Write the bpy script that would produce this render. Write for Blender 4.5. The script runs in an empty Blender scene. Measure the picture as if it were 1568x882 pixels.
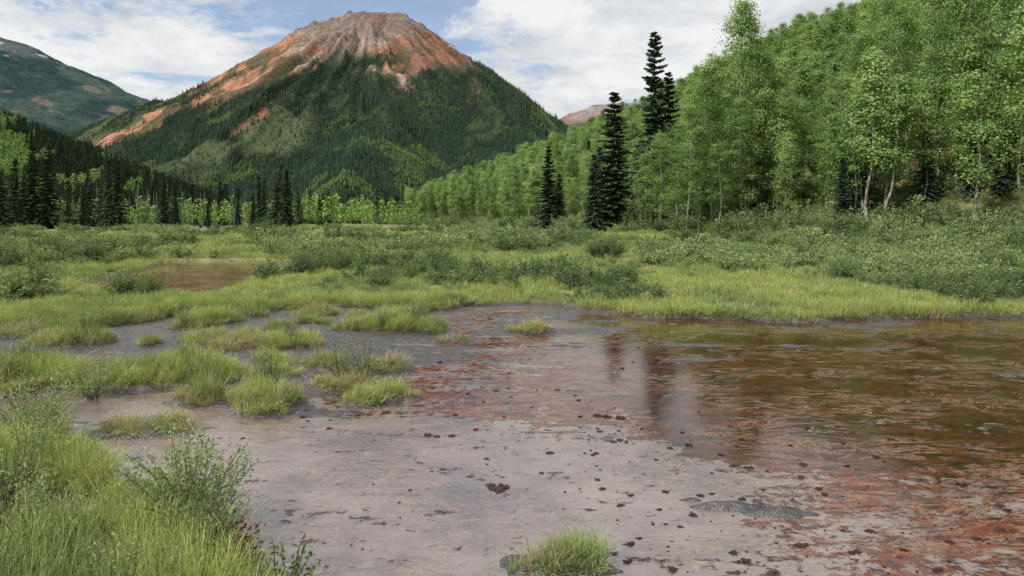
import bpy, math, numpy as np, bmesh
from mathutils import Vector
rng=np.random.default_rng(7)
scene=bpy.context.scene
H=2.4
# ---------------------------------------------------------------- noise
def _h(ix,iy,s):
    a=(ix.astype(np.int64)*374761393+iy.astype(np.int64)*668265263+s*1442695041)&0xFFFFFFFF
    a=((a^(a>>13))*1274126177)&0xFFFFFFFF
    a=a^(a>>16)
    return (a&0xFFFFFF)/float(0xFFFFFF)
def vn(x,y,s=0):
    xi=np.floor(x);yi=np.floor(y);fx=x-xi;fy=y-yi
    fx=fx*fx*fx*(fx*(fx*6-15)+10);fy=fy*fy*fy*(fy*(fy*6-15)+10)
    a=_h(xi,yi,s);b=_h(xi+1,yi,s);c=_h(xi,yi+1,s);d=_h(xi+1,yi+1,s)
    return (a*(1-fx)+b*fx)*(1-fy)+(c*(1-fx)+d*fx)*fy
def fbm(x,y,o=4,s=0):
    r=0;a=.5;t=0
    for i in range(o):
        r=r+a*vn(x*2**i+i*17.3,y*2**i-i*9.1,s+i*7);t+=a;a*=.5
    return r/t
def ridged(x,y,o=4,s=0):
    r=0;a=.5;t=0
    for i in range(o):
        r=r+a*(1-np.abs(2*vn(x*2**i+i*11.3,y*2**i+i*5.1,s+i*5)-1));t+=a;a*=.5
    return r/t
def sst(a,b,x):
    t=np.clip((x-a)/(b-a),0,1);return t*t*(3-2*t)
def softplus(d,w): return w*np.logaddexp(0,d/w)
# ---------------------------------------------------------------- layout (world metres)
POND=np.array([(-14,13.5),(-9.9,14.3),(-8.9,15.5),(-8.3,17.8),(-6.6,19.0),(-5,19.8),(-2.35,18.8),(-.8,20.3),(1.2,20.6),(1.9,18.8),(3.4,17.8),(6.35,17.2),(9.7,17.8),(12.5,18.0),(17,18.5),(22,12),(16,3),(4,1.2),(-.9,3.2),(-1.75,4.97),(-2.15,5.4),(-3.0,6.25),(-3.7,7.0),(-4.7,7.8),(-6.07,8.1),(-14,8.5)],float)
POND2=np.array([(-15.5,26),(-11.8,22.9),(-9.3,22.4),(-9.0,24),(-10.4,30),(-10.0,38),(-13.5,42),(-19.3,42),(-17,33)],float)
ISL=[(-7.9,10.8,3.0,.9),(-3.2,9.45,.52,.6),(-4.7,11.0,.95,.6),(-2.3,10.4,.66,.36),(-4.2,13.8,.85,.42),(-2.6,16.2,.8,.65),(.5,15.6,.38,.25),(-4.7,16.8,.4,.3),(-6.9,16.6,.7,.5),(-5.8,14.3,.35,.2),(-8.6,14.2,.8,.4),(.36,5.1,.12,.08),(-3.9,8.4,.3,.18),(-1.9,9.5,.15,.1)]
ri=np.random.default_rng(55)
for i in range(26):
    yy=ri.uniform(9.2,18.3);xx=ri.uniform(-.52,-.08)*yy*(1 if yy>11 else .9)
    rr_=ri.uniform(.08,.2);ISL.append((xx,yy,rr_*1.5,rr_))
def poly_sd(P,x,y):
    d=np.full(x.shape,1e9);ins=np.zeros(x.shape,bool)
    n=len(P)
    for i in range(n):
        ax,ay=P[i];bx,by=P[(i+1)%n]
        ex,ey=bx-ax,by-ay
        t=np.clip(((x-ax)*ex+(y-ay)*ey)/(ex*ex+ey*ey),0,1)
        d=np.minimum(d,np.hypot(x-ax-t*ex,y-ay-t*ey))
        c=((ay>y)!=(by>y))
        xi=ax+(y-ay)*(ex)/(ey if ey!=0 else 1e-9)
        ins^=(c&(x<xi))
    return np.where(ins,d,-d)
def landness(x,y):
    n=(fbm(x*1.1,y*1.1,4,3)-.5)*1.1
    n2=(fbm(x*5,y*5,2,31)-.5)*.3
    l=-poly_sd(POND,x,y)+n*.9
    isl=np.full(x.shape,-9.)
    nr=(y<22)&(np.abs(x)<14)
    xn=x[nr];yn=y[nr];v=isl[nr]
    for (cx,cy,rx,ry) in ISL:
        q=np.hypot((xn-cx)/rx,(yn-cy)/ry)
        v=np.maximum(v,(1-q)*min(rx,ry)+(.06 if ry<.27 else -.03))
    isl[nr]=v
    isl=isl+n*.5*np.where(x>-1,.25,1)
    l=np.maximum(l,isl)+n2
    l2=-poly_sd(POND2,x,y)+n*.6
    return np.minimum(l,l2)
MUDS=[(1.75,6.15,.36,.09,.05),(2.15,6.02,.3,.08,.04),(1.5,6.3,.16,.05,.04),(1.15,10.0,.75,.13,.04),(9.0,10.0,.9,.18,.05),(8.0,11.4,.8,.14,.04),(6.6,13.6,1.0,.16,.05),(9.9,12.5,1.4,.2,.05),(11.5,8.6,1.6,.15,.04),(.45,5.0,.12,.07,.025),(4.2,14.0,1.5,.15,.04),(3.2,12.6,1.0,.12,.04),(5.6,7.2,.5,.08,.03),(3.6,6.0,.4,.06,.03)]
def hill_d(x,y):
    s=-.355*(x-24)+.935*(y-85); d=.935*(x-24)+.355*(y-85)
    d=d-np.maximum(0,s-130)**2*.0016
    return s,d+ (fbm(x*.04,y*.04,2,9)-.5)*8
def ground_z(x,y,l=None):
    x=np.asarray(x,float);y=np.asarray(y,float)
    if l is None: l=landness(x,y)
    land=.03+.10*sst(-.02,.2,l)+.12*sst(.2,5,l)+.12*(fbm(x*.8,y*.8,4,5)-.5)*sst(0,.4,l)+.3*(fbm(x*.12,y*.12,2,15)-.5)*sst(3,9,l)
    m=.22*(fbm(x*.9,y*2.2,6,21)-.5)+.09*(fbm(x*5,y*8,3,22)-.5)
    B=-.088+.074*sst(10.8,13.5,y)*sst(6.5,0,x)+.045*np.exp(-np.maximum(-l,0)/.25)+.060*sst(-1.0,-2.6,x)*sst(7.2,9,y)+.055*sst(14.6,16.4,y)*sst(4,7,x)
    B=B-.05*sst(-.4,-1.6,l)*sst(11.5,10,y)
    bed=m+B
    bed=np.where(bed>.012,.012+.5*(bed-.012),bed)
    for (cx,cy,rx,ry,hh) in MUDS:
        q=((x-cx)/rx)**2+((y-cy)/ry)**2
        bed=np.maximum(bed,-.05+(.03+hh)*np.exp(-q)+m*.5)
    bed=np.where(y>21.5,-.25,bed)
    z=np.where(l>-.02,np.maximum(land,bed),bed+ (.03-bed)*sst(-.12,-.02,l))
    s,d=hill_d(x,y)
    hz=(.45-.18*sst(110,240,s))*(softplus(d,3.)-softplus(d-110,9.))
    hz=hz+ (fbm(x*.09,y*.09,3,12)-.5)*np.clip(d,0,40)*.12
    return z+hz
# ---------------------------------------------------------------- mesh helpers
def make_mesh(name,V,faces,mats=(),matidx=None,attrs=None,smooth=False):
    me=bpy.data.meshes.new(name)
    V=np.asarray(V,np.float32)
    me.vertices.add(len(V));me.vertices.foreach_set('co',V.ravel())
    loops=np.concatenate([f.ravel() for f in faces]).astype(np.int32)
    tot=np.concatenate([np.full(len(f),f.shape[1]) for f in faces])
    st=np.concatenate([[0],np.cumsum(tot)[:-1]]).astype(np.int32)
    me.loops.add(len(loops));me.loops.foreach_set('vertex_index',loops)
    me.polygons.add(len(tot));me.polygons.foreach_set('loop_start',st)
    if matidx is not None: me.polygons.foreach_set('material_index',np.asarray(matidx,np.int32))
    me.polygons.foreach_set('use_smooth',np.full(len(tot),smooth))
    for m in mats: me.materials.append(m)
    for k,a in (attrs or {}).items():
        a=np.asarray(a,np.float32)
        if a.ndim==1:
            at=me.attributes.new(k,'FLOAT','POINT');at.data.foreach_set('value',a)
        else:
            if a.shape[1]==3:a=np.hstack([a,np.ones((len(a),1),np.float32)])
            at=me.attributes.new(k,'FLOAT_COLOR','POINT');at.data.foreach_set('color',a.ravel())
    me.update(calc_edges=True);me.validate()
    return me
def add_obj(name,me,loc=(0,0,0),rz=0,s=1):
    o=bpy.data.objects.new(name,me);scene.collection.objects.link(o)
    o.location=loc;o.rotation_euler=(0,0,rz);o.scale=(s,s,s) if np.isscalar(s) else s
    return o
def grid_faces(nx,ny):
    i=np.arange(nx-1)[None,:]+np.arange(ny-1)[:,None]*nx
    i=i.ravel();return np.stack([i,i+1,i+1+nx,i+nx],1)
class MB:
    def __init__(s): s.V=[];s.F=[];s.T=[];s.M=[];s.n=0
    def add(s,V,F,tint,mat):
        V=np.asarray(V,float);s.V.append(V);s.F.append((np.asarray(F)+s.n,mat))
        s.T.append(np.broadcast_to(np.asarray(tint,float),(len(V),)));s.n+=len(V)
    def mesh(s,name,mats,smooth=False):
        F=[f for f,_ in s.F];M=np.concatenate([np.full(len(f),m) for f,m in s.F])
        return make_mesh(name,np.vstack(s.V),F,mats,M,{'tint':np.concatenate(s.T)},smooth)
def unit(v): return v/np.maximum(np.linalg.norm(v,axis=-1,keepdims=True),1e-9)
def tube(mb,path,rad,ns,tint,mat):
    path=np.asarray(path,float);n=len(path);rad=np.asarray(rad)
    d=unit(np.gradient(path,axis=0))
    up=np.array([1.,0,0]) if abs(d[0][2])>.7 else np.array([0,0,1.])
    a=unit(np.cross(d,up));b=np.cross(d,a)
    th=np.arange(ns)/ns*2*np.pi
    V=path[:,None,:]+rad[:,None,None]*(a[:,None,:]*np.cos(th)[None,:,None]+b[:,None,:]*np.sin(th)[None,:,None])
    F=[]
    for i in range(n-1):
        j=np.arange(ns);k=(j+1)%ns
        F.append(np.stack([i*ns+j,i*ns+k,(i+1)*ns+k,(i+1)*ns+j],1))
    mb.add(V.reshape(-1,3),np.vstack(F),tint,mat)
def diamonds(mb,c,a,b,tint,mat):
    n=len(c);V=np.stack([c-a,c+b,c+a,c-b],1).reshape(-1,3)
    F=np.arange(4*n).reshape(n,4)
    mb.add(V,F,np.repeat(np.broadcast_to(tint,(n,)),4),mat)
def rvec(r,n): return unit(r.normal(size=(n,3)))
# ---------------------------------------------------------------- materials
def newmat(name):
    m=bpy.data.materials.new(name);m.use_nodes=True;nt=m.node_tree;nt.nodes.clear()
    out=nt.nodes.new('ShaderNodeOutputMaterial');return m,nt,out
def N(nt,t,**kw):
    n=nt.nodes.new(t)
    for k,v in kw.items():setattr(n,k,v)
    return n
def setin(nt,sock,v):
    if isinstance(v,bpy.types.NodeSocket): nt.links.new(v,sock)
    else:
        if isinstance(v,tuple) and len(v)==3 and sock.type=='RGBA': v=(*v,1)
        sock.default_value=v
def math_(nt,op,a,b=0.,c=0.,clamp=False):
    n=N(nt,'ShaderNodeMath',operation=op,use_clamp=clamp)
    setin(nt,n.inputs[0],a);setin(nt,n.inputs[1],b);setin(nt,n.inputs[2],c);return n.outputs[0]
def mix(nt,f,a,b,bt='MIX'):
    n=N(nt,'ShaderNodeMix',data_type='RGBA',blend_type=bt)
    setin(nt,n.inputs[0],f);setin(nt,n.inputs[6],a);setin(nt,n.inputs[7],b);return n.outputs[2]
def noise(nt,vec,scale,detail=4,rough=.55,dist=0.):
    n=N(nt,'ShaderNodeTexNoise');setin(nt,n.inputs['Vector'],vec)
    n.inputs['Scale'].default_value=scale;n.inputs['Detail'].default_value=detail
    n.inputs['Roughness'].default_value=rough;n.inputs['Distortion'].default_value=dist
    return n.outputs['Fac']
def mr(nt,v,a,b,c=0.,d=1.,smooth=False):
    n=N(nt,'ShaderNodeMapRange');n.clamp=True
    if smooth:n.interpolation_type='SMOOTHSTEP'
    setin(nt,n.inputs[0],v)
    for i,q in zip((1,2,3,4),(a,b,c,d)):setin(nt,n.inputs[i],q)
    return n.outputs[0]
def objco(nt,scale=(1,1,1)):
    c=N(nt,'ShaderNodeTexCoord').outputs['Object']
    if scale!=(1,1,1):
        m=N(nt,'ShaderNodeMapping');nt.links.new(c,m.inputs[0]);m.inputs['Scale'].default_value=scale;c=m.outputs[0]
    return c
def attr(nt,name,out='Fac'):
    return N(nt,'ShaderNodeAttribute',attribute_name=name).outputs[out]
def bump(nt,h,strength,dist):
    n=N(nt,'ShaderNodeBump');nt.links.new(h,n.inputs['Height'])
    n.inputs['Strength'].default_value=strength;n.inputs['Distance'].default_value=dist;return n.outputs[0]
def leafmat(name,dark,mid,light,tr=.3):
    m,nt,out=newmat(name)
    r=N(nt,'ShaderNodeObjectInfo').outputs['Random'];t=attr(nt,'tint')
    f=math_(nt,'ADD',math_(nt,'MULTIPLY',r,.5),math_(nt,'MULTIPLY',t,.5),clamp=True)
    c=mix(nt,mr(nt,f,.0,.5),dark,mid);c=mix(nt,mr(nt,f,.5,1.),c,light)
    p=N(nt,'ShaderNodeBsdfDiffuse');nt.links.new(c,p.inputs[0])
    if tr>0:
        tb=N(nt,'ShaderNodeBsdfTranslucent');nt.links.new(mix(nt,1.,c,(1.15,1.1,.65),'MULTIPLY'),tb.inputs[0])
        ms=N(nt,'ShaderNodeMixShader');ms.inputs[0].default_value=tr
        nt.links.new(p.outputs[0],ms.inputs[1]);nt.links.new(tb.outputs[0],ms.inputs[2]);nt.links.new(ms.outputs[0],out.inputs[0])
    else: nt.links.new(p.outputs[0],out.inputs[0])
    return m
def barkmat(name,c1,c2,sc=6,zs=.4):
    m,nt,out=newmat(name);co=objco(nt,(1,1,zs));n=noise(nt,co,sc,5,.6)
    p=N(nt,'ShaderNodeBsdfPrincipled');nt.links.new(mix(nt,mr(nt,n,.42,.6),c1,c2),p.inputs['Base Color'])
    p.inputs['Roughness'].default_value=.85;nt.links.new(bump(nt,n,.5,.03),p.inputs['Normal'])
    nt.links.new(p.outputs[0],out.inputs[0]);return m
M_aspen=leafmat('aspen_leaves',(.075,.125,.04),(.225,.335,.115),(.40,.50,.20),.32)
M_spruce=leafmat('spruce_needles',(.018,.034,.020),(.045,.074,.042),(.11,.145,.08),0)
M_fspruce=leafmat('far_conifer_needles',(.020,.038,.028),(.048,.074,.050),(.095,.13,.07),0)
M_mspruce=leafmat('valley_conifer_needles',(.026,.044,.027),(.06,.09,.048),(.12,.16,.075),0)
M_faspen=leafmat('far_aspen_leaves',(.12,.18,.055),(.21,.305,.09),(.32,.43,.14),0)
M_willow=leafmat('willow_leaves',(.12,.165,.07),(.24,.325,.135),(.40,.48,.22),.25)
M_willowd=leafmat('willow_leaves_dark',(.06,.095,.042),(.13,.195,.085),(.25,.33,.145),.25)
M_grass=leafmat('grass_blades',(.23,.21,.09),(.37,.44,.145),(.55,.60,.24),.3)
M_grass2=leafmat('sedge_blades',(.14,.16,.07),(.26,.34,.13),(.43,.50,.21),.3)
M_straw=leafmat('straw_blades',(.22,.17,.10),(.42,.36,.21),(.56,.52,.34),.2)
M_red=leafmat('red_leaves',(.12,.05,.02),(.22,.05,.03),(.3,.10,.05),.3)
M_abark=barkmat('aspen_bark',(.36,.34,.27),(.10,.09,.065))
M_sbark=barkmat('spruce_bark',(.10,.075,.055),(.05,.04,.03))
M_twig=barkmat('twig_bark',(.16,.11,.07),(.08,.055,.04),20)
M_snag=barkmat('dead_wood',(.30,.27,.24),(.16,.14,.12))
# ---------------------------------------------------------------- prototypes
protos={}
def proto(group,me):
    o=bpy.data.objects.new(me.name,me)
    if group not in protos: protos[group]=bpy.data.collections.new(group+'_source')
    protos[group].objects.link(o);return o
def leafblob(r,mb,c,sg,k,leaf,tint,out,mat=0):
    q=r.normal(size=(k,3));P=c+q*np.array([sg,sg,sg*.75])
    nrm=unit(unit(q)*.7+out*.5+np.array([0,0,.45])+rvec(r,k)*.75)
    a=unit(np.cross(nrm,rvec(r,k)));bb=np.cross(nrm,a);s=leaf*r.uniform(.6,1.3,(k,1))
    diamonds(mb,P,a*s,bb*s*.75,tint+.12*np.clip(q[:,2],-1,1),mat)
def aspen(name,seed,h=15.,w=2.2,ncl=95,per=52,leaf=.118,low=.25,mat=0,sgs=1.):
    r=np.random.default_rng(seed);mb=MB()
    nz=9;zz=np.linspace(0,h*.97,nz)
    bend=np.cumsum(r.normal(0,.2,(nz,2)),axis=0);bend-=bend[0]
    path=np.column_stack([bend,zz]);rad=np.linspace(.14,.02,nz)*(h/15)**.7
    path[0,2]=-.6
    tube(mb,path,rad,6,.5,1)
    def ax(z): return np.array([np.interp(z,zz,path[:,0]),np.interp(z,zz,path[:,1]),z])
    for i in range(ncl):
        f=r.uniform(0,1)**.85;z=h*(low+(1-low)*f)
        prof=np.sin(np.pi*min(1,(f*.80+.2)))**.8 if f>.05 else .35
        R=w*prof*(.35+.65*r.random()**.5)*r.uniform(.6,1.3)
        th=r.uniform(0,2*np.pi);b=ax(max(z-R*.7,h*low*.7))
        dr=np.array([math.cos(th),math.sin(th),0])
        c=ax(min(z,h*.98))+dr*R+np.array([0,0,r.uniform(-.2,.4)])
        if i%3==0: tube(mb,[b,(b+c)/2+np.array([0,0,-.15]),c],[.045,.03,.01],3,.4,1)
        k=int(per*r.uniform(.4,1.5));sg=r.uniform(.25,.6)*sgs
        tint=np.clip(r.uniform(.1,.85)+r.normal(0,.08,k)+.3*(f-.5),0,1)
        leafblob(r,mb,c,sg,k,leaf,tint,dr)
    return mb.mesh(name,[mat or M_aspen,M_abark])
def spruce(name,seed,h=16.,w=2.3,lv=36,nb=10,m=5,leafs=.5,gap=.08,M=None):
    r=np.random.default_rng(seed);mb=MB()
    tube(mb,[(0,0,-.6),(0,0,h*.5),(0,0,h*.99)],[.2*h/16,.12*h/16,.02],6,.3,1)
    C=[];A=[];B=[];T=[]
    for i in range(lv):
        f=(i+.5)/lv;z=h*(.03+.96*f);R0=w*(1-f)**.8*(1-.25*(f<.08))*r.uniform(.85,1.1)+.16
        n=max(5,int(nb*(1-.4*f)))
        th0=r.uniform(0,6.28);lt=r.uniform(-.12,.12)
        for j in range(n):
            if r.random()<gap: continue
            th=th0+j*2*np.pi/n+r.normal(0,.25);R=R0*r.uniform(.55,1.25)
            dr=np.array([math.cos(th),math.sin(th),-.32-.25*(1-f)+ .55*f]);la=np.array([-math.sin(th),math.cos(th),0])
            z_=z+r.normal(0,.3)*(1-.6*f)
            q=np.linspace(.12,1,m)
            for qq in q:
                p=np.array([0,0,z_])+dr*R*qq+np.array([0,0,.12*R*qq*qq])
                wd=(1-.45*qq)
                for sd in (-1,1,0,2):
                    if sd==2: a=unit(np.array([0,0,-1.])+dr*.5+r.normal(0,.3,3))
                    else: a=unit(dr+la*sd*r.uniform(.5,1.1)+np.array([0,0,-.2])+r.normal(0,.15,3))
                    b=unit(np.cross(a,r.normal(0,1,3)+np.array([0,0,.5])))
                    s=leafs*wd*(.5+.5*R0/w)*r.uniform(.7,1.2)*(.7 if sd==2 else 1)
                    C.append(p+a*s*.6);A.append(a*s);B.append(b*s*.45)
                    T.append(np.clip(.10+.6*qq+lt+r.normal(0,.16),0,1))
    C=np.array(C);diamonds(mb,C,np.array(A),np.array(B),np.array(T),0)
    return mb.mesh(name,[M or M_spruce,M_sbark])
def far_conifer(name,seed,h=16.,w=2.2,lv=5):
    r=np.random.default_rng(seed);mb=MB()
    for i in range(lv):
        z0=h*(.03+.92*i/lv);z1=min(h,z0+h*.34);R=w*(1-i/lv)**.9+.12;ns=7
        th=np.arange(ns)/ns*2*np.pi+r.uniform(0,1);rr=R*np.where(np.arange(ns)%2,.6,1.1)*r.uniform(.75,1.15,ns)
        V=np.vstack([np.column_stack([np.cos(th)*rr,np.sin(th)*rr,z0+r.uniform(-.3,.3,ns)]),[[0,0,z1]]])
        F=np.array([[j,(j+1)%ns,ns] for j in range(ns)])
        mb.add(V,F,np.append(np.clip(r.uniform(.1,.5,ns),0,1),.8),0)
    return mb.mesh(name,[M_fspruce])
def far_aspen(name,seed,h=12.,w=2.4,n=150,leaf=.55,M=None):
    r=np.random.default_rng(seed);mb=MB()
    tube(mb,[(0,0,-.5),(0,0,h*.8)],[.14,.05],3,.5,1)
    k=16;cz=r.uniform(.3,.95,k);cr=w*np.sin(np.pi*np.clip(cz*.8+.1,0,1))*r.uniform(.2,.8,k);ct=r.uniform(0,6.28,k)
    cc=np.column_stack([np.cos(ct)*cr,np.sin(ct)*cr,cz*h]);idx=r.integers(0,k,n)
    P=cc[idx]+r.normal(size=(n,3))*np.array([.65,.65,.9])
    a=rvec(r,n);b=unit(np.cross(a,rvec(r,n)));s=leaf*r.uniform(.6,1.2,(n,1))
    diamonds(mb,P,a*s,b*s*.8,np.clip(r.uniform(.2,.8,k)[idx]+r.normal(0,.1,n),0,1),0)
    return mb.mesh(name,[M or M_faspen,M_abark])
def grass(name,seed,n,R,h,wd,mat,bend=.5):
    r=np.random.default_rng(seed)
    th=r.uniform(0,6.28,n);q=R*np.sqrt(r.random(n));b=np.column_stack([np.cos(th)*q,np.sin(th)*q,np.full(n,-.02)])
    hh=h*r.uniform(.4,1.2,n);ph=th+r.normal(0,1.,n);d=np.column_stack([np.cos(ph),np.sin(ph),np.zeros(n)])
    lean=(.1+bend*r.random(n)**1.5)
    wv=r.uniform(0,6.28,n);W=np.column_stack([np.cos(wv),np.sin(wv),np.zeros(n)])*(wd*r.uniform(.6,1.2,n))[:,None]
    up=np.array([0,0,1.])
    p1=b+up*(hh*.45)[:,None]+d*(hh*lean*.2)[:,None]
    p2=b+up*(hh*.8)[:,None]+d*(hh*lean*.55)[:,None]
    p3=b+up*(hh*(1-.25*lean))[:,None]+d*(hh*lean)[:,None]
    V=np.stack([b-W,b+W,p1-W*.9,p1+W*.9,p2-W*.6,p2+W*.6,p3],1).reshape(-1,3)
    o=np.arange(n)[:,None]*7
    Q=np.vstack([o+np.array([0,1,3,2]),o+np.array([2,3,5,4])]);T=o+np.array([4,5,6])
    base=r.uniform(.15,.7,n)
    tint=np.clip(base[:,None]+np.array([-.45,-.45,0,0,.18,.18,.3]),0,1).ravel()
    return make_mesh(name,V,[Q,T],[mat],None,{'tint':tint})
def willow(name,seed,h=1.,w=.7,ns=26,nl=26,leaf=.05,asp=.28,mat=None):
    r=np.random.default_rng(seed);mb=MB()
    for i in range(ns):
        th=r.uniform(0,6.28);sp=r.uniform(.1,1)*w;hh=h*r.uniform(.5,1.15)*(1-.25*(sp/w)**2)
        d=np.array([math.cos(th),math.sin(th),0]);
        t=np.linspace(0,1,5)[:,None]
        path=d*sp*t**1.0+np.array([0,0,1.])*hh*(t**.85)+r.normal(0,.02,(5,3))*h+d*.05
        tube(mb,path,np.linspace(.008,.003,5)*max(1,leaf/.05),3,.4,1)
        k=nl;tt=r.uniform(.22,1.02,k)
        P=np.stack([np.interp(tt,t[:,0],path[:,j]) for j in range(3)],1)+r.normal(0,.05*h,(k,3))
        a=unit(rvec(r,k)+np.array([0,0,.8])+d*.4);b=unit(np.cross(a,rvec(r,k)));s=leaf*r.uniform(.6,1.3,(k,1))
        tint=np.clip(r.uniform(.1,.6)+.45*(tt-.4)+r.normal(0,.1,k),0,1)
        diamonds(mb,P,a*s,b*s*asp,tint,0)
    return mb.mesh(name,[mat or M_willow,M_twig])
aspen_me=[aspen('aspen_a',1,w=1.8),aspen('aspen_b',2,w=1.5,low=.35),aspen('aspen_c',3,w=2.1,ncl=110,low=.15),aspen('aspen_d',4,w=1.7,ncl=75,low=.3)]
for m_ in aspen_me: proto('aspen',m_)
big_aspen=[aspen('tall_aspen_a',11,h=24,w=3.1,ncl=150,per=85,leaf=.11,low=.18,sgs=1.25),aspen('tall_aspen_b',12,h=24,w=2.5,ncl=95,per=85,leaf=.11,low=.28,sgs=1.1),aspen('tall_aspen_c',13,h=24,w=3.4,ncl=150,per=85,leaf=.11,low=.1,sgs=1.25)]
spruce_me=[spruce('spruce_a',21),spruce('spruce_b',22,w=2.1,gap=.14),spruce('spruce_c',23,w=2.6,lv=32)]
for m_ in spruce_me: proto('spruce',m_)
for i in range(3): proto('midspruce',spruce('mid_spruce_%d'%i,30+i,w=2.0+.3*i,lv=16,nb=7,m=2,leafs=1.0,gap=.08,M=M_mspruce))
for i in range(3): proto('farcon',far_conifer('far_conifer_%d'%i,40+i,w=1.9+.3*i))
for i in range(3): proto('faraspen',far_aspen('far_aspen_%d'%i,50+i))
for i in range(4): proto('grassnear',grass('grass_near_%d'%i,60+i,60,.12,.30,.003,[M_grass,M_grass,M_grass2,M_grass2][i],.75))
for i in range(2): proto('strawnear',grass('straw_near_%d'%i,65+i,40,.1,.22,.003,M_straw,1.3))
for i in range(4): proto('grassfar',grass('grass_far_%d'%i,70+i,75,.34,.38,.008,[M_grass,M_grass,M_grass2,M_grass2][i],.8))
proto('grassfar',grass('grass_far_4',74,60,.34,.30,.008,M_straw,.8))
for i in range(3): proto('willownear',willow('willow_near_%d'%i,80+i,h=.75,w=.4,ns=24,nl=34,leaf=.022,asp=.36))
for i in range(4): proto('willowfar',willow('willow_far_%d'%i,90+i,h=1.,w=.8,ns=24,nl=26,leaf=.06,asp=.4,mat=[M_willow,M_willow,M_willowd,M_willowd][i]))
for i in range(2):
    mb=MB();r=np.random.default_rng(100+i)
    tube(mb,[(0,0,-.4),(r.normal(0,.15),.1,6),(r.normal(0,.3),0,12)],[.15,.11,.03],5,.5,0)
    for k in range(9):
        z=r.uniform(3,11);th=r.uniform(0,6.28);tube(mb,[(0,0,z),(math.cos(th)*.8,math.sin(th)*.8,z+.1)],[.03,.01],3,.5,0)
    proto('snag',mb.mesh('snag_%d'%i,[M_snag]))
# ---------------------------------------------------------------- scatter
def scatter(name,group,P,scl,rot=None,seed=0,pid=None,tilt=.05):
    r=np.random.default_rng(seed+99);n=len(P)
    me=bpy.data.meshes.new(name);me.vertices.add(n);me.vertices.foreach_set('co',np.asarray(P,np.float32).ravel())
    if rot is None: rot=np.column_stack([r.normal(0,tilt,n),r.normal(0,tilt,n),r.uniform(0,6.28,n)])
    scl=np.asarray(scl,float)
    if scl.ndim==1: scl=np.repeat(scl[:,None],3,1)
    a=me.attributes.new('rot','FLOAT_VECTOR','POINT');a.data.foreach_set('vector',rot.astype(np.float32).ravel())
    a=me.attributes.new('scl','FLOAT_VECTOR','POINT');a.data.foreach_set('vector',scl.astype(np.float32).ravel())
    k=len(protos[group].objects)
    if pid is None: pid=r.integers(0,k,n)
    a=me.attributes.new('pid','INT','POINT');a.data.foreach_set('value',pid.astype(np.int32))
    o=add_obj(name,me)
    g=bpy.data.node_groups.new(name+'_nodes','GeometryNodeTree')
    g.interface.new_socket('Geometry',in_out='INPUT',socket_type='NodeSocketGeometry')
    g.interface.new_socket('Geometry',in_out='OUTPUT',socket_type='NodeSocketGeometry')
    gi=g.nodes.new('NodeGroupInput');go=g.nodes.new('NodeGroupOutput')
    ip=g.nodes.new('GeometryNodeInstanceOnPoints');ci=g.nodes.new('GeometryNodeCollectionInfo')
    ci.inputs['Collection'].default_value=protos[group];ci.inputs['Separate Children'].default_value=True;ci.inputs['Reset Children'].default_value=True
    def na(nm,dt):
        q=g.nodes.new('GeometryNodeInputNamedAttribute');q.data_type=dt;q.inputs['Name'].default_value=nm;return q.outputs['Attribute']
    er=g.nodes.new('FunctionNodeEulerToRotation')
    L=g.links.new
    L(na('rot','FLOAT_VECTOR'),er.inputs[0]);L(gi.outputs[0],ip.inputs['Points']);L(ci.outputs[0],ip.inputs['Instance'])
    ip.inputs['Pick Instance'].default_value=True;L(na('pid','INT'),ip.inputs['Instance Index'])
    L(er.outputs[0],ip.inputs['Rotation']);L(na('scl','FLOAT_VECTOR'),ip.inputs['Scale']);L(ip.outputs[0],go.inputs[0])
    md=o.modifiers.new('scatter','NODES');md.node_group=g
    return o
def patch_pid(r,x,y,sc,seed,straw=None):
    q=fbm(x*sc,y*sc,3,seed)+r.normal(0,.06,len(x))
    p=np.where(q>.47,r.integers(0,2,len(x)),r.integers(2,4,len(x)))
    if straw is not None: p=np.where(r.random(len(x))<straw,4,p)
    return p
# ---------------------------------------------------------------- ground sheet
def grow(start,step,f,end):
    o=[start]
    while o[-1]<end: o.append(o[-1]+step);step*=f
    return np.array(o)
mid=np.arange(-12,13.01,.055)
xr=grow(13.06,.065,1.06,9000);xl=-grow(12.06,.065,1.06,9000)[::-1]
xs=np.concatenate([xl,mid,xr])
ys=[-40.,-30,-20,-12,-6,-3,-1,0,1,1.8,2.4,3]
while ys[-1]<60: ys.append(ys[-1]+max(.03,ys[-1]*.0045))
st=.3
while ys[-1]<9000: ys.append(ys[-1]+st);st*=1.03
ys=np.array(ys)
X,Y=np.meshgrid(xs,ys);x=X.ravel();y=Y.ravel()
L=landness(x,y);Z=ground_z(x,y,L)
gmud=sst(.10,-.0,L)*(y<46)
_,hd=hill_d(x,y)
soil=sst(.52,.62,fbm(x*.12,y*.12,3,77))*sst(0,3,hd)*.5
soil=np.maximum(soil,np.exp(-(((x-43)/6)**2+((y-83)/5)**2))*1.3)
M,nt,out=newmat('ground_meadow_and_mud')
co=objco(nt);n1=noise(nt,co,.35,6,.6);n2=noise(nt,co,9,5,.65);n3=noise(nt,co,60,3,.6)
g=mix(nt,mr(nt,n1,.35,.65),(.15,.18,.07),(.27,.31,.12));g=mix(nt,mr(nt,n2,.5,.75),g,(.22,.19,.10))
g=mix(nt,attr(nt,'near'),g,mix(nt,n2,(.05,.045,.025),(.18,.16,.08)))
g=mix(nt,attr(nt,'soil'),g,mix(nt,n2,(.38,.25,.15),(.22,.14,.09)))
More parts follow.
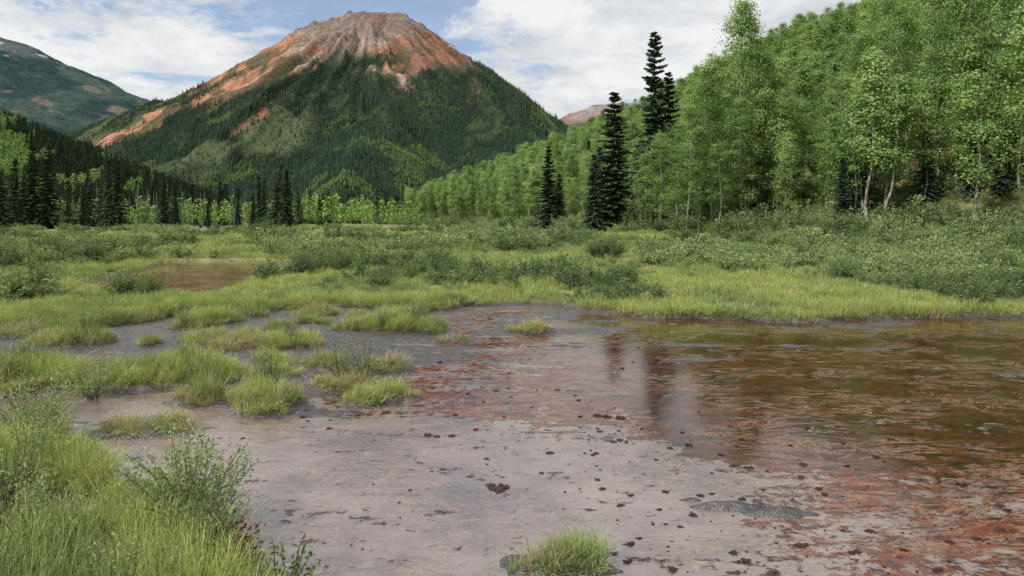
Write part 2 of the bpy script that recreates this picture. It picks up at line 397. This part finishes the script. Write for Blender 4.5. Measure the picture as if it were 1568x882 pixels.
mudc=mix(nt,mr(nt,n2,.35,.65),(.018,.016,.017),(.085,.076,.075));mudc=mix(nt,mr(nt,noise(nt,co,2.2,6,.65),.52,.62),mudc,(.10,.045,.028))
mudc=mix(nt,mr(nt,noise(nt,co,25,4,.7),.6,.7),mudc,(.20,.175,.16))
md=attr(nt,'mud')
p=N(nt,'ShaderNodeBsdfPrincipled');nt.links.new(mix(nt,md,g,mudc),p.inputs['Base Color'])
nt.links.new(mr(nt,md,0,1,.9,.24),p.inputs['Roughness']);nt.links.new(mr(nt,md,0,1,.1,1.),p.inputs['Specular IOR Level'])
nt.links.new(bump(nt,math_(nt,'ADD',n2,math_(nt,'MULTIPLY',n3,.35)),.8,.045),p.inputs['Normal'])
nt.links.new(p.outputs[0],out.inputs[0])
add_obj('ground',make_mesh('ground',np.column_stack([x,y,Z]),[grid_faces(len(xs),len(ys))],[M],None,{'mud':gmud,'soil':np.clip(soil,0,1),'near':sst(24,19,y)},True))
# ---------------------------------------------------------------- pond water
wx=np.arange(-32,30.01,.12);wy=np.arange(.5,46,.12)
X,Y=np.meshgrid(wx,wy);x=X.ravel();y=Y.ravel()
n=fbm(x*.6,y*.6,3,44)
film=.72*sst(12.5,8.8,y+ (n-.5)*4)*sst(2.8,.6,x-(7.8-y)*.3+(n-.5)*2.5)
film=np.maximum(film,(.60-.15*sst(1.0,4.5,x))*sst(8.2,6.8,y+(n-.5)*1.8))
film=np.maximum(film,.48*sst(8,11,y)*sst(3.2,0,x))
film=np.maximum(film,.24)
film=np.where(y>21,0,film)
rust=np.maximum(sst(.4,3.8,x)*sst(9.2,7.,y),.6*sst(8.0,10.,y)*sst(-4,-1,x)*sst(2.8,.5,x))
rust=np.maximum(rust,.30)
olive=np.exp(-(((x-3.5)/2.2)**2+((y-15.5)/1.3)**2))+np.exp(-(((x-9)/3)**2+((y-13)/1.5)**2))*.4
M,nt,out=newmat('pond_water')
co=objco(nt);cs_=objco(nt,(.55,1.5,1));ct_=objco(nt,(.8,1.2,1))
fm=attr(nt,'film');ru=attr(nt,'rust')
na_=noise(nt,cs_,1.5,8,.72,.5);nb_=noise(nt,co,7,6,.72,.3)
nn=math_(nt,'ADD',math_(nt,'MULTIPLY',na_,.55),math_(nt,'MULTIPLY',nb_,.45))
thr=mr(nt,fm,0,1,.32,.70)
cov=mr(nt,math_(nt,'SUBTRACT',thr,nn),-.010,.014)
deep=mix(nt,mr(nt,na_,.4,.6),(.028,.009,.005),(.105,.028,.010));deep=mix(nt,mr(nt,fm,.3,.5),deep,(.16,.036,.013))
deep=mix(nt,mr(nt,nb_,.49,.59),deep,(.018,.009,.006))
deep=mix(nt,math_(nt,'MULTIPLY',attr(nt,'olive'),.8,clamp=True),deep,(.075,.066,.014))
deep=mix(nt,attr(nt,'back'),deep,(.16,.085,.03))
fil=mix(nt,mr(nt,noise(nt,co,.9,6,.68),.4,.62),(.125,.095,.088),(.245,.185,.168))
nf=noise(nt,ct_,5.5,9,.80,.4)
rf=mr(nt,math_(nt,'SUBTRACT',nf,mr(nt,ru,0,1,.655,.485)),0,.02)
fil=mix(nt,rf,fil,mix(nt,mr(nt,noise(nt,co,11,6,.72),.44,.54),(.19,.045,.016),(.032,.013,.009)))
sp_=mr(nt,noise(nt,co,34,4,.7),.61,.66)
fil=mix(nt,math_(nt,'MULTIPLY',sp_,.85),fil,(.05,.03,.024))
sl_=mr(nt,noise(nt,co,21,5,.7,.5),.60,.66)
fil=mix(nt,math_(nt,'MULTIPLY',sl_,.5),fil,(.38,.31,.28))
col=mix(nt,cov,deep,fil)
ridge=math_(nt,'ABSOLUTE',math_(nt,'SUBTRACT',noise(nt,cs_,2.0,9,.78,1.),.5))
foam=math_(nt,'MULTIPLY',mr(nt,ridge,.020,.002),mr(nt,noise(nt,co,.8,2),.40,.52))
col=mix(nt,math_(nt,'MULTIPLY',foam,.75),col,(.36,.25,.18))
p=N(nt,'ShaderNodeBsdfPrincipled');nt.links.new(col,p.inputs['Base Color'])
ncov=math_(nt,'MULTIPLY',cov,math_(nt,'SUBTRACT',1.,rf))
nt.links.new(math_(nt,'ADD',math_(nt,'ADD',mr(nt,ncov,0,1,.02,.03),math_(nt,'MULTIPLY',nb_,.05)),math_(nt,'MULTIPLY',foam,.25)),p.inputs['Roughness'])
nt.links.new(mr(nt,ncov,0,1,1.32,2.2),p.inputs['IOR'])
hb=math_(nt,'ADD',math_(nt,'MULTIPLY',ncov,.35),math_(nt,'MULTIPLY',noise(nt,co,18,6,.72),math_(nt,'ADD',math_(nt,'MULTIPLY',cov,.45),.12)))
hb=math_(nt,'ADD',hb,math_(nt,'MULTIPLY',noise(nt,co,4.5,3,.55),.24))
nt.links.new(bump(nt,hb,.5,.013),p.inputs['Normal'])
nt.links.new(p.outputs[0],out.inputs[0])
add_obj('pond_water',make_mesh('pond_water',np.column_stack([x,y,np.zeros(len(x))]),[grid_faces(len(wx),len(wy))],[M],None,{'film':film,'rust':rust,'back':(y>21)*1.,'olive':np.clip(olive,0,1)},True))
# ---------------------------------------------------------------- mountains
def ridge_height(x,y,ridges,k=25.):
    Z=[]
    for pts,slope in ridges:
        zr=np.full(x.shape,-1e9)
        for (a,b) in zip(pts[:-1],pts[1:]):
            ax,ay,az=a;bx,by,bz=b;ex,ey=bx-ax,by-ay
            t=np.clip(((x-ax)*ex+(y-ay)*ey)/(ex*ex+ey*ey),0,1)
            d=np.hypot(x-ax-t*ex,y-ay-t*ey)
            zr=np.maximum(zr,az+(bz-az)*t-slope*d)
        Z.append(zr)
    mx=np.max(Z,axis=0)
    s=sum(np.exp((z-mx)/k) for z in Z)
    return mx+k*np.log(s)*.6
def R(*p): return [(t*Y,Y,e*Y) for t,e,Y in p]
def mountain(name,ridges,x0,x1,y0,y1,step,colf,namp=1.,k=25.,nsc=1/260.,gul=None):
    xs=np.arange(x0,x1,step);ys=np.arange(y0,y1,step);X,Y=np.meshgrid(xs,ys);x=X.ravel();y=Y.ravel()
    def hf(x,y):
        wx_=(fbm(x*nsc,y*nsc,3,201)-.5)/nsc*.12;wy_=(fbm(x*nsc,y*nsc,3,202)-.5)/nsc*.12
        z=ridge_height(x+wx_,y+wy_,ridges,k)
        n=(ridged(x*nsc,y*nsc,6,203)-.66)
        z=z+n*70*namp*sst(0,150,z)
        if gul is not None:
            gx,gy,ga=gul
            dx=x-gx;dy=y-gy;th=np.arctan2(dy,dx);rr=np.hypot(dx,dy)
            g=ridged(th*7+5,rr/900,5,209)-.6
            z=z+g*ga*sst(60,300,rr)*sst(1600,700,rr)*sst(50,200,z)
            z=z+(ridged(x/70,y/70,4,215)-.6)*46*sst(540,720,z)
        return z
    z=hf(x,y)
    gz=np.gradient(z.reshape(X.shape),step);sl=np.hypot(gz[0],gz[1]).ravel()
    col=colf(x,y,z,sl)
    m,nt,out=newmat(name+'_surface');co=objco(nt)
    c=attr(nt,'Col','Color');n_=noise(nt,co,6./step/10,8,.7)
    c=mix(nt,1.,c,mix(nt,mr(nt,n_,.3,.7),(.5,.5,.5),(1.35,1.35,1.35)),'MULTIPLY')
    p=N(nt,'ShaderNodeBsdfDiffuse');nt.links.new(c,p.inputs[0])
    nt.links.new(bump(nt,n_,1.,step*1.8),p.inputs['Normal']);nt.links.new(p.outputs[0],out.inputs[0])
    add_obj(name,make_mesh(name,np.column_stack([x,y,z-3]),[grid_faces(len(xs),len(ys))],[m],None,{'Col':col},True))
    return hf
def mixc(a,b,f): return np.asarray(a)*(1-f[:,None])+np.asarray(b)*f[:,None]
RM=[(R((-.285,.250,3000),(-.268,.262,3000),(-.245,.270,3000),(-.218,.280,3000),(-.187,.281,3000),(-.172,.275,3000),(-.155,.279,3000),(-.144,.259,2980),(-.128,.240,2950),(-.105,.216,2900),(-.074,.192,2850),(-.02,.171,2780),(.032,.152,2700),(.0936,.1257,2600),(.155,.0985,2500),(.28,.05,2300)),.70),
    (R((-.285,.250,3000),(-.304,.234,3000),(-.348,.2100,3050),(-.40,.192,3100),(-.489,.162,3200),(-.60,.12,3300)),.70),
    (R((-.165,.270,3000),(-.165,.235,2900),(-.162,.2080,2750),(-.171,.168,2400),(-.195,.12,1950),(-.23,.06,1550),(-.27,.015,1250)),.58),
    (R((-.162,.2080,2750),(-.06,.158,2450),(.0,.12,2200),(.05,.06,1900)),.58),
    (R((-.162,.2080,2750),(-.255,.162,2650),(-.32,.115,2300),(-.40,.065,1950),(-.44,.03,1750)),.58),
    (R((-.25,.25,2970),(-.28,.205,2900),(-.345,.160,2850),(-.42,.125,2800),(-.52,.10,2700),(-.60,.07,2500)),.62)]
def redmask(x,y,z):
    e=z/y;t=x/y
    n=(fbm(x/120,y/120,5,301)-.5)
    lo=np.interp(t,[-.44,-.40,-.345,-.30,-.255,-.22,-.165,-.11,-.075,-.05],[.170,.178,.188,.193,.198,.198,.208,.196,.188,.176])
    up=sst(-.008,.008,e-lo-.08*n)*sst(-.45,-.40,t+n*.05)*sst(-.03,-.07,t)
    def band(t0,e0,t1,e1,w):
        dx,dy=t1-t0,e1-e0;q=np.clip(((t-t0)*dx+(e-e0)*dy)/(dx*dx+dy*dy),0,1)
        return sst(w*1.4,w*.5,np.hypot(t-t0-q*dx,e-e0-q*dy)+n*.02)
    s=np.maximum(band(-.31,.205,-.43,.158,.011),band(-.43,.158,-.49,.138,.006))
    s=np.maximum(s,band(-.48,.132,-.56,.105,.0065))
    s=np.maximum(s,band(-.335,.145,-.38,.118,.009))
    s=np.maximum(s,band(-.25,.20,-.30,.165,.004)*.8)
    return np.clip(np.maximum(up,s),0,1)
def colM(x,y,z,sl):
    r=redmask(x,y,z);n=fbm(x/60,y/60,5,310);n2=fbm(x/260,y/260,4,311);e=z/y
    base=mixc((.028,.044,.030),(.062,.086,.048),sst(.4,.65,n))
    mead=sst(.50,.58,fbm(x/150,y/220,4,320))*sst(-.24,-.30,x/y)*sst(.05,.09,e)
    base=mixc(base,(.14,.175,.085),mead*.7)
    rock=mixc((.32,.165,.115),(.33,.255,.205),sst(.42,.60,n2+(n-.5)*.6))
    rock=mixc(rock,(.42,.21,.13),sst(-.27,-.33,x/y)*.8)
    th=np.arctan2(y-3000,x+570);st_=fbm(th*26,np.hypot(x+570,y-3000)/500,4,330)
    rock=rock*(.55+.9*sst(.3,.7,st_))[:,None]
    rock=mixc(rock,(.22,.17,.15),sst(.240,.262,e+.03*(n-.5))*.6)
    veg=sst(.47,.53,fbm(x/80,y/80,4,335))*sst(.250,.215,e)
    rock=mixc(rock,(.08,.10,.055),veg*.8)
    return mixc(base,rock,r)
hM=mountain('mountain_peak',RM,-2500,1100,1000,3700,8.,colM,.75,9.,1/240.,gul=(-570,3010,85))
RL=[(R((-.95,.27,700),(-.692,.135,650),(-.604,.102,600),(-.516,.064,550),(-.46,.022,500),(-.42,-.01,480)),.42)]
def colL(x,y,z,sl):
    n=fbm(x/30,y/30,4,401);return mixc((.05,.075,.03),(.14,.20,.06),sst(.4,.6,n))
hL=mountain('forested_hill',RL,-900,-150,330,1200,6.,colL,.12,12.,1/90.)
RF=[(R((-.95,.30,5200),(-.692,.250,5000),(-.64,.228,5000),(-.577,.197,5000),(-.4936,.1646,5000),(-.44,.135,5000),(-.3,.09,5000)),.5),
    (R((-.692,.247,5000),(-.66,.17,4500),(-.60,.12,4200)),.5),(R((-.577,.194,5000),(-.53,.14,4500),(-.48,.1,4200)),.5)]
def colF(x,y,z,sl):
    n=fbm(x/200,y/200,5,501);e=z/y
    b=mixc((.042,.080,.078),(.085,.130,.105),sst(.4,.6,n));b=mixc(b,(.17,.19,.195),sst(.195,.235,e+(n-.5)*.10)*.6)  # greens and greys carry a baked-in blue tint for distance haze
    b=mixc(b,(.28,.22,.18),sst(.61,.67,fbm(x/260,y/160,4,502))*.8)
    sn=sst(.76,.79,fbm(x/90,y/160,3,505))*sst(.2,.22,e)
    return mixc(b,(.6,.6,.62),sn)
mountain('distant_mountain',RF,-5600,-900,3700,6200,20.,colF,1.4,25.,1/500.)
RR=[(R((.0,.10,4600),(.067,.140,4600),(.107,.155,4600),(.14,.164,4600),(.155,.166,4600),(.18,.160,4600),(.21,.172,4600),(.235,.187,4600),(.27,.185,4600),(.35,.15,4600)),.55)]
def colR(x,y,z,sl):
    n=fbm(x/120,y/120,5,601);b=mixc((.36,.22,.18),(.36,.30,.28),sst(.4,.6,n));return mixc(b,(.10,.14,.10),sst(.135,.115,z/y+(n-.5)*.05))
mountain('red_mountain',RR,-300,2200,3700,5300,16.,colR,1.2,30.,1/350.)
# ---------------------------------------------------------------- forests
r=rng
n=170000
t=r.uniform(-.72,.20,n);Yd=np.sqrt(r.uniform(1050**2,3200**2,n));x=t*Yd;y=Yd
z=hM(x,y);red=redmask(x,y,z)
mead=sst(.50,.56,fbm(x/150,y/220,4,320))*sst(-.24,-.30,x/y)*sst(.05,.09,z/y)
keep=(z>4)&(r.random(n)>np.maximum(red*1.0,mead*.85))&(r.random(n)<.40+.9*sst(.3,.55,fbm(x/90,y/90,3,330)))
keep&=(hM(x,y-14)<z+3)
P=np.column_stack([x,y,z-4])[keep][:46000]
pn=fbm(P[:,0]/110,P[:,1]/110,4,340);br=(pn+.10*sst(.10,.04,P[:,2]/P[:,1])*(P[:,0]/P[:,1]<-.15)>.65)|(r.random(len(P))<.015)
scatter('conifer_forest','farcon',P[~br],r.uniform(.5,1.15,(~br).sum())*1.05,seed=1)
scatter('aspen_forest','faraspen',P[br],r.uniform(.5,.85,br.sum()),seed=2)
n=8000;t=r.uniform(-.8,-.38,n);Yd=r.uniform(400,740,n);x=t*Yd;z=hL(x,Yd);pn=fbm(x/40,Yd/40,3,410)
k=z>1;br=pn>.55
scatter('conifer_forest','midspruce',np.column_stack([x,Yd,z-3])[k&~br],r.uniform(.45,1.0,(k&~br).sum()),seed=3)
scatter('aspen_forest','faraspen',np.column_stack([x,Yd,z-3])[k&br],r.uniform(.5,.9,(k&br).sum()),seed=4)
n=2200;Yd=r.uniform(240,900,n);t=r.uniform(-.75,-.02,n);x=t*Yd;pn=fbm(x/50,Yd/80,3,420);s_,d_=hill_d(x,Yd)
k=(d_<-4);br=(pn>.42)|(Yd<280)
scatter('conifer_forest','midspruce',np.column_stack([x,Yd,ground_z(x,Yd)])[k&~br],r.uniform(.5,1.,(k&~br).sum()),seed=5)
scatter('aspen_forest','faraspen',np.column_stack([x,Yd,ground_z(x,Yd)])[k&br],r.uniform(.4,.85,(k&br).sum()),seed=6)
n=170;Yd=r.uniform(155,260,n);t=-.75+.5*r.random(n)**1.3;x=t*Yd;k=fbm(x/20,Yd/60,2,430)>.42
scatter('spruce_forest','spruce',np.column_stack([x,Yd,ground_z(x,Yd)])[k],r.uniform(.4,.95,k.sum()),seed=7)
n=160;Yd=r.uniform(165,250,n);t=r.uniform(-.72,-.12,n);x=t*Yd
scatter('aspen_forest','faraspen',np.column_stack([x,Yd,ground_z(x,Yd)]),r.uniform(.3,.6,n),seed=17)
n=40;Yd=r.uniform(160,240,n);t=r.uniform(-.6,-.3,n);x=t*Yd
scatter('dead_tree_snags','snag',np.column_stack([x,Yd,ground_z(x,Yd)]),r.uniform(.5,1.,n),seed=8)
# right hillside aspens
n=6600;s=r.uniform(-90,420,n);d=134*r.random(n)-1
x=24-.355*s+.935*d;y=85+.935*s+.355*d;s_,de=hill_d(x,y)
k=(de>0)&(de<132)&(x/y<.85)&(x/y>-.2)&(y>50)
soilp=np.exp(-(((x-41)/8)**2+((y-79)/7)**2));k&=(r.random(n)>soilp*1.2)
k&=~((x/y>.40)&(de<20)&(r.random(n)<.5))
x=x[k];y=y[k];tt=x/y;sc=r.uniform(.5,1.1,len(x))*np.interp(tt,[-.1,.15,.3,.5],[.72,.70,.85,.95])
scatter('aspen_grove','aspen',np.column_stack([x,y,ground_z(x,y)]),np.column_stack([sc*1.2,sc*1.2,sc]),seed=9)
n=110;s=r.uniform(-80,300,n);d=r.uniform(5,112,n);x=24-.355*s+.935*d;y=85+.935*s+.355*d
scatter('spruce_forest','spruce',np.column_stack([x,y,ground_z(x,y)]),r.uniform(.35,.85,n),seed=10)
# hero trees
def gz(x,y): return float(ground_z(np.array([x]),np.array([y]))[0])
for i,(t,Yd,h) in enumerate([(.138,100,19.2),(.193,98,26.5),(.212,98,21),(.111,97,10.5),(.118,102,12),(.0495,124,14),(.064,126,9),(.447,68,6.5),(.473,69,8),(.56,66,7.5),(.49,98,9),(.413,190,13),(.485,172,13),(.62,64,6),(.24,88,9),(.485,84,14),(.455,70,5),(.66,62,7),
    (-.70,150,16),(-.672,155,15),(-.648,150,17.5),(-.627,152,17.8),(-.60,150,10),(-.575,158,11),(-.545,150,13),(-.533,158,15),(-.47,160,10.5),(-.456,165,9.5),(-.35,190,9),(-.29,200,10),(-.31,205,12),(-.25,205,9),(-.69,146,12),(-.66,148,11),(-.58,152,9)]):
    x=t*Yd;o=add_obj('spruce_tree',spruce_me[i%3],(x,Yd,gz(x,Yd)),i*1.7,h/16)
    o.scale[0]*=1.15;o.scale[1]*=1.15
    if i==0: o.scale[0]*=1.15;o.scale[1]*=1.15
    if i in(1,2): o.scale[0]*=.85;o.scale[1]*=.85
for i,(t,Yd,h) in enumerate([(.298,84,25.),(.272,83,20),(.320,86,23),(.252,82,18),(.337,84,16),(.235,80,14),(.362,82,14),(.39,84,12),(.42,78,11),(.20,88,12),(.445,84,13),(.50,82,16),(.535,76,18),(.575,71,20),(.60,68,18),(.635,66,20),(.665,64,18),(.70,62,19),(.655,84,23),(.585,88,22),(.475,94,16),(.55,94,21),(.62,92,24),(.69,90,24),(.31,80,14),(.28,78,10),(.52,88,19),(.61,80,22),(.565,80,20),(.345,88,18),(.265,90,17),(.225,86,13),(.18,96,10),(.68,76,20)]):
    x=t*Yd;o=add_obj('aspen_tree',big_aspen[i%3],(x,Yd,gz(x,Yd)),i*2.3,h/24);f=min(1.35,max(1.,17/h));o.scale[0]*=f;o.scale[1]*=f
# ---------------------------------------------------------------- meadow vegetation
def meadow(n,y0,y1,tmax=.78,p=1.):
    Yd=y0+(y1-y0)*r.random(n)**p;x=r.uniform(-tmax,tmax,n)*Yd;return x,Yd
x,y=meadow(19000,17.,110,.76,1.5)
l=landness(x,y);_,d=hill_d(x,y);k=(l>.03)&(d<12)
x=x[k];y=y[k];sc=r.uniform(.6,1.3,len(x))*np.clip(y/32,.75,2.4)
sz=r.uniform(.4,1.25,len(x))*np.clip(y/45,.65,1.0)*(.45+1.1*fbm(x/1.6,y/1.6,3,720))
sz*=np.where((x<-7)&(y>20)&(y<24),.5,1)
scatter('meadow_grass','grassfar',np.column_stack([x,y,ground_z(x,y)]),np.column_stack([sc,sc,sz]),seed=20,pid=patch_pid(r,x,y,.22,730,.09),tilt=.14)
x,y=meadow(7000,18.6,170,.78,1.2)
l=landness(x,y);s_,d=hill_d(x,y)
wn=fbm(x/4.5,y/8,4,700)+.05*sst(24,34,y)-.22*sst(27,21,y)*sst(-6,-3,x)*sst(2,.5,x)-.09*sst(22,19,y)+.08*sst(.2,.45,x/y)*sst(20,25,y)-.08*sst(45,80,y)
k=(l>.5)&(wn>.53)&(d<18)&~((x/y<-.25)&(x/y>-.62)&(y<25.5))
x=x[k];y=y[k];wn=wn[k];sc=r.uniform(.45,1.2,len(x))*(.65+.6*sst(.5,.7,wn))*np.clip(y/45,.68,1.15)
sv=np.column_stack([sc*1.2,sc*1.2,sc*.85])
scatter('willow_thicket','willowfar',np.column_stack([x,y,ground_z(x,y)]),sv,seed=21,pid=patch_pid(r,x,y,.15,740))
n=1300;s=r.uniform(-70,200,n);d=r.uniform(-5,24,n);x=24-.355*s+.935*d;y=85+.935*s+.355*d
scatter('understory_shrubs','willowfar',np.column_stack([x,y,ground_z(x,y)]),r.uniform(1.,2.4,n),seed=22)
big_w=willow('large_willow',777,h=1.7,w=1.2,ns=60,nl=60,leaf=.06,asp=.4,mat=M_willowd)
for i,(xx,yy,s) in enumerate([(-20.3,60,1.25),(0,62,.9),(-2.2,62,.7),(5.2,38,.8),(4.4,38,.65),(-10.6,20.3,.5),(-9.8,20.0,.4),(-24,38,.9),(-22.5,36,.85),(-20,35.5,.75),(-13.5,21.0,.5),(24,34,.9),(27,36,1.),(31,45,1.1),(-3.0,30,.6),(10.5,33,.6),(-7,30,.6),(-8.2,29,.55),(3.4,23,.5),(11,24.5,.5),(17,26,.6),(14,21.5,.4)]):
    add_obj('willow_bush',big_w,(xx,yy,gz(xx,yy)),i*1.3,s)
# near grass
def near(n,x0,x1,y0,y1,lo=.03):
    x=r.uniform(x0,x1,n);y=r.uniform(y0,y1,n);l=landness(x,y);k=(l>lo)&(np.abs(x/y)<.85);return x[k],y[k],l[k]
XX=[near(20000,-12,-.2,3.2,20.5,.01),near(900,-3.6,1.2,14.5,17.5),near(60,.1,.6,4.9,5.3,.0)]
x=np.concatenate([a[0] for a in XX]);y=np.concatenate([a[1] for a in XX]);l=np.concatenate([a[2] for a in XX])
dens=fbm(x*1.4,y*1.4,3,800);k=(dens>.38)|(l<.3);x=x[k];y=y[k];l=l[k];dens=dens[k]
hz=r.uniform(.4,1.2,len(x))*(.45+.85*sst(.35,.62,dens))*np.interp(y,[6.4,7.2,8.6,9.5],[1.05,.6,.6,.82])*(.5+.5*sst(0,.3,l))
sc=r.uniform(.7,1.3,len(x))
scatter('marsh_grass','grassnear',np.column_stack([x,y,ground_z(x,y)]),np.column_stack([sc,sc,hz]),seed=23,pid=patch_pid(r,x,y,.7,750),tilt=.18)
x,y,l=near(9000,-12,.6,3.2,19,.0);k=(l<.2)|(r.random(len(x))<.36);x=x[k];y=y[k]
sc=r.uniform(.5,1.2,len(x));scatter('dry_grass','strawnear',np.column_stack([x,y,ground_z(x,y)]),sc,seed=24,tilt=.22)
x,y,l=near(560,-9,-1.,3.4,16,.15);k=(fbm(x*.9,y*.9,2,810)>.47)&((y<7)|(y>9.6));x=x[k];y=y[k]
scatter('willow_sprigs','willownear',np.column_stack([x,y,ground_z(x,y)]),r.uniform(.35,.75,len(x)),seed=25)
fw=willow('foreground_willow',901,h=.75,w=.6,ns=24,nl=90,leaf=.021,asp=.38)
for i,(xx,yy,s) in enumerate([(-2.35,5.5,.9),(-2.6,5.9,.8),(-2.15,5.15,.6),(-5.2,8.0,.9),(-5.6,9.9,.8),(-4.9,7.8,.5),(-3.6,5.2,.7),(-4.3,6.6,.8),(-3.1,4.9,.6)]):
    add_obj('willow_shrub',fw,(xx,yy,gz(xx,yy)),i*2.1,s)
rp=willow('red_plant',905,h=.3,w=.25,ns=14,nl=16,leaf=.018,asp=.6,mat=M_red);rg=willow('leafy_plant',906,h=.3,w=.3,ns=14,nl=18,leaf=.02,asp=.6,mat=M_willow)
add_obj('red_leaved_plant',rp,(-1.85,4.75,gz(-1.85,4.75)),0,1.);add_obj('leafy_plant',rg,(-1.5,4.85,gz(-1.5,4.85)),1,1.);add_obj('leafy_plant',rg,(-2.0,4.8,gz(-2.0,4.8)),2,1.1)
tg=grass('tuft',950,50,.06,.32,.003,M_grass,1.2)
for (xx,yy,s) in [(.34,5.12,.95),(.40,5.08,.7),(.1,5.1,.5),(.0,5.0,.45),(-.12,4.85,.4)]:
    add_obj('grass_tuft',tg,(xx,yy,.0),xx*9,(s*.8,s*.8,s))
# mud clods
M,nt,out=newmat('mud_clod');co=objco(nt);nn=noise(nt,co,3,4,.6)
p=N(nt,'ShaderNodeBsdfPrincipled');nt.links.new(mix(nt,nn,(.04,.018,.012),(.14,.065,.04)),p.inputs['Base Color']);p.inputs['Roughness'].default_value=.6
nt.links.new(bump(nt,nn,.8,.1),p.inputs['Normal']);nt.links.new(p.outputs[0],out.inputs[0])
for i in range(3):
    bm=bmesh.new();bmesh.ops.create_icosphere(bm,subdivisions=4,radius=1.)
    rr=np.random.default_rng(i)
    o3=rr.uniform(0,50,3)
    for v in bm.verts:
        q=float(fbm(np.array([v.co.x*2.2+o3[0]+v.co.z]),np.array([v.co.y*2.2+o3[1]]),4,i)[0]);v.co*=max(.15,-.5+3.*q);v.co.z*=.3
    me=bpy.data.meshes.new('clod_%d'%i);bm.to_mesh(me);me.materials.append(M);proto('clod',me)
x=np.concatenate([r.uniform(-1.4,1.6,70),r.uniform(.6,6.5,380),r.uniform(-4,2.5,130)]);y=np.concatenate([r.uniform(5.2,10.5,70),r.uniform(5,8.6,380),r.uniform(8,14,130)])
k=(np.abs(x/y)<.75)&(landness(x,y)<-.1);x=x[k];y=y[k]
sc=.006+.028*r.random(len(x))**3.5
scatter('mud_clods','clod',np.column_stack([x,y,np.maximum(ground_z(x,y),0)+.002]),sc,seed=26)
scatter('mud_clods','clod',np.array([(-.14,6.55,.004),(-.08,6.6,.004),(-.19,6.62,.003),(-.11,6.5,.004),(1.15,8.95,.003),(1.3,8.9,.003),(1.05,9.0,.003),(-.93,8.2,.004),(-.83,8.15,.003)]),np.array([.055,.045,.04,.04,.05,.05,.04,.04,.03]),seed=27)
# ---------------------------------------------------------------- light, sky
S=Vector((-.62,-.48,.90)).normalized()
el=math.asin(S.z);az=math.atan2(S.x,S.y)
sl=bpy.data.lights.new('sun','SUN');sl.energy=4.1;sl.angle=math.radians(2.5);sl.color=(1,.96,.89)
so=bpy.data.objects.new('sun',sl);scene.collection.objects.link(so);so.rotation_euler=(-S).to_track_quat('-Z','Y').to_euler()
w=bpy.data.worlds.new('World');scene.world=w;w.use_nodes=True;nt=w.node_tree;nt.nodes.clear()
out=nt.nodes.new('ShaderNodeOutputWorld')
sky=N(nt,'ShaderNodeTexSky',sky_type='NISHITA');sky.sun_disc=False;sky.sun_elevation=el;sky.sun_rotation=az;sky.altitude=1500
b1=N(nt,'ShaderNodeBackground');nt.links.new(sky.outputs[0],b1.inputs[0]);b1.inputs[1].default_value=.148
d=N(nt,'ShaderNodeTexCoord').outputs['Generated'];sp=N(nt,'ShaderNodeSeparateXYZ');nt.links.new(d,sp.inputs[0])
zz=math_(nt,'ADD',math_(nt,'MAXIMUM',sp.outputs[2],0.),.16)
cb=N(nt,'ShaderNodeCombineXYZ');nt.links.new(math_(nt,'DIVIDE',sp.outputs[0],zz),cb.inputs[0]);nt.links.new(math_(nt,'DIVIDE',sp.outputs[1],zz),cb.inputs[1]);cb.inputs[2].default_value=3.3
cn=noise(nt,cb.outputs[0],1.3,10,.62,.25);cs=noise(nt,cb.outputs[0],2.6,8,.64,.1)
mask=math_(nt,'MAXIMUM',mr(nt,cn,.375,.475,0,1,True),.2)
cc=mix(nt,mr(nt,cs,.36,.60),(.66,.70,.75),(.97,.975,.98))
b2=N(nt,'ShaderNodeBackground');nt.links.new(cc,b2.inputs[0]);b2.inputs[1].default_value=.92
ms=N(nt,'ShaderNodeMixShader');nt.links.new(mask,ms.inputs[0]);nt.links.new(b1.outputs[0],ms.inputs[1]);nt.links.new(b2.outputs[0],ms.inputs[2]);nt.links.new(ms.outputs[0],out.inputs[0])
# ---------------------------------------------------------------- camera
cam=bpy.data.cameras.new('camera');co_=bpy.data.objects.new('camera',cam);scene.collection.objects.link(co_)
co_.location=(0,0,H);co_.rotation_euler=(math.radians(90),0,0);cam.lens=26;cam.sensor_width=36;cam.shift_y=-.0676
cam.clip_start=.05;cam.clip_end=20000;scene.camera=co_
scene.view_settings.view_transform='Standard';scene.view_settings.look='None';scene.view_settings.exposure=0
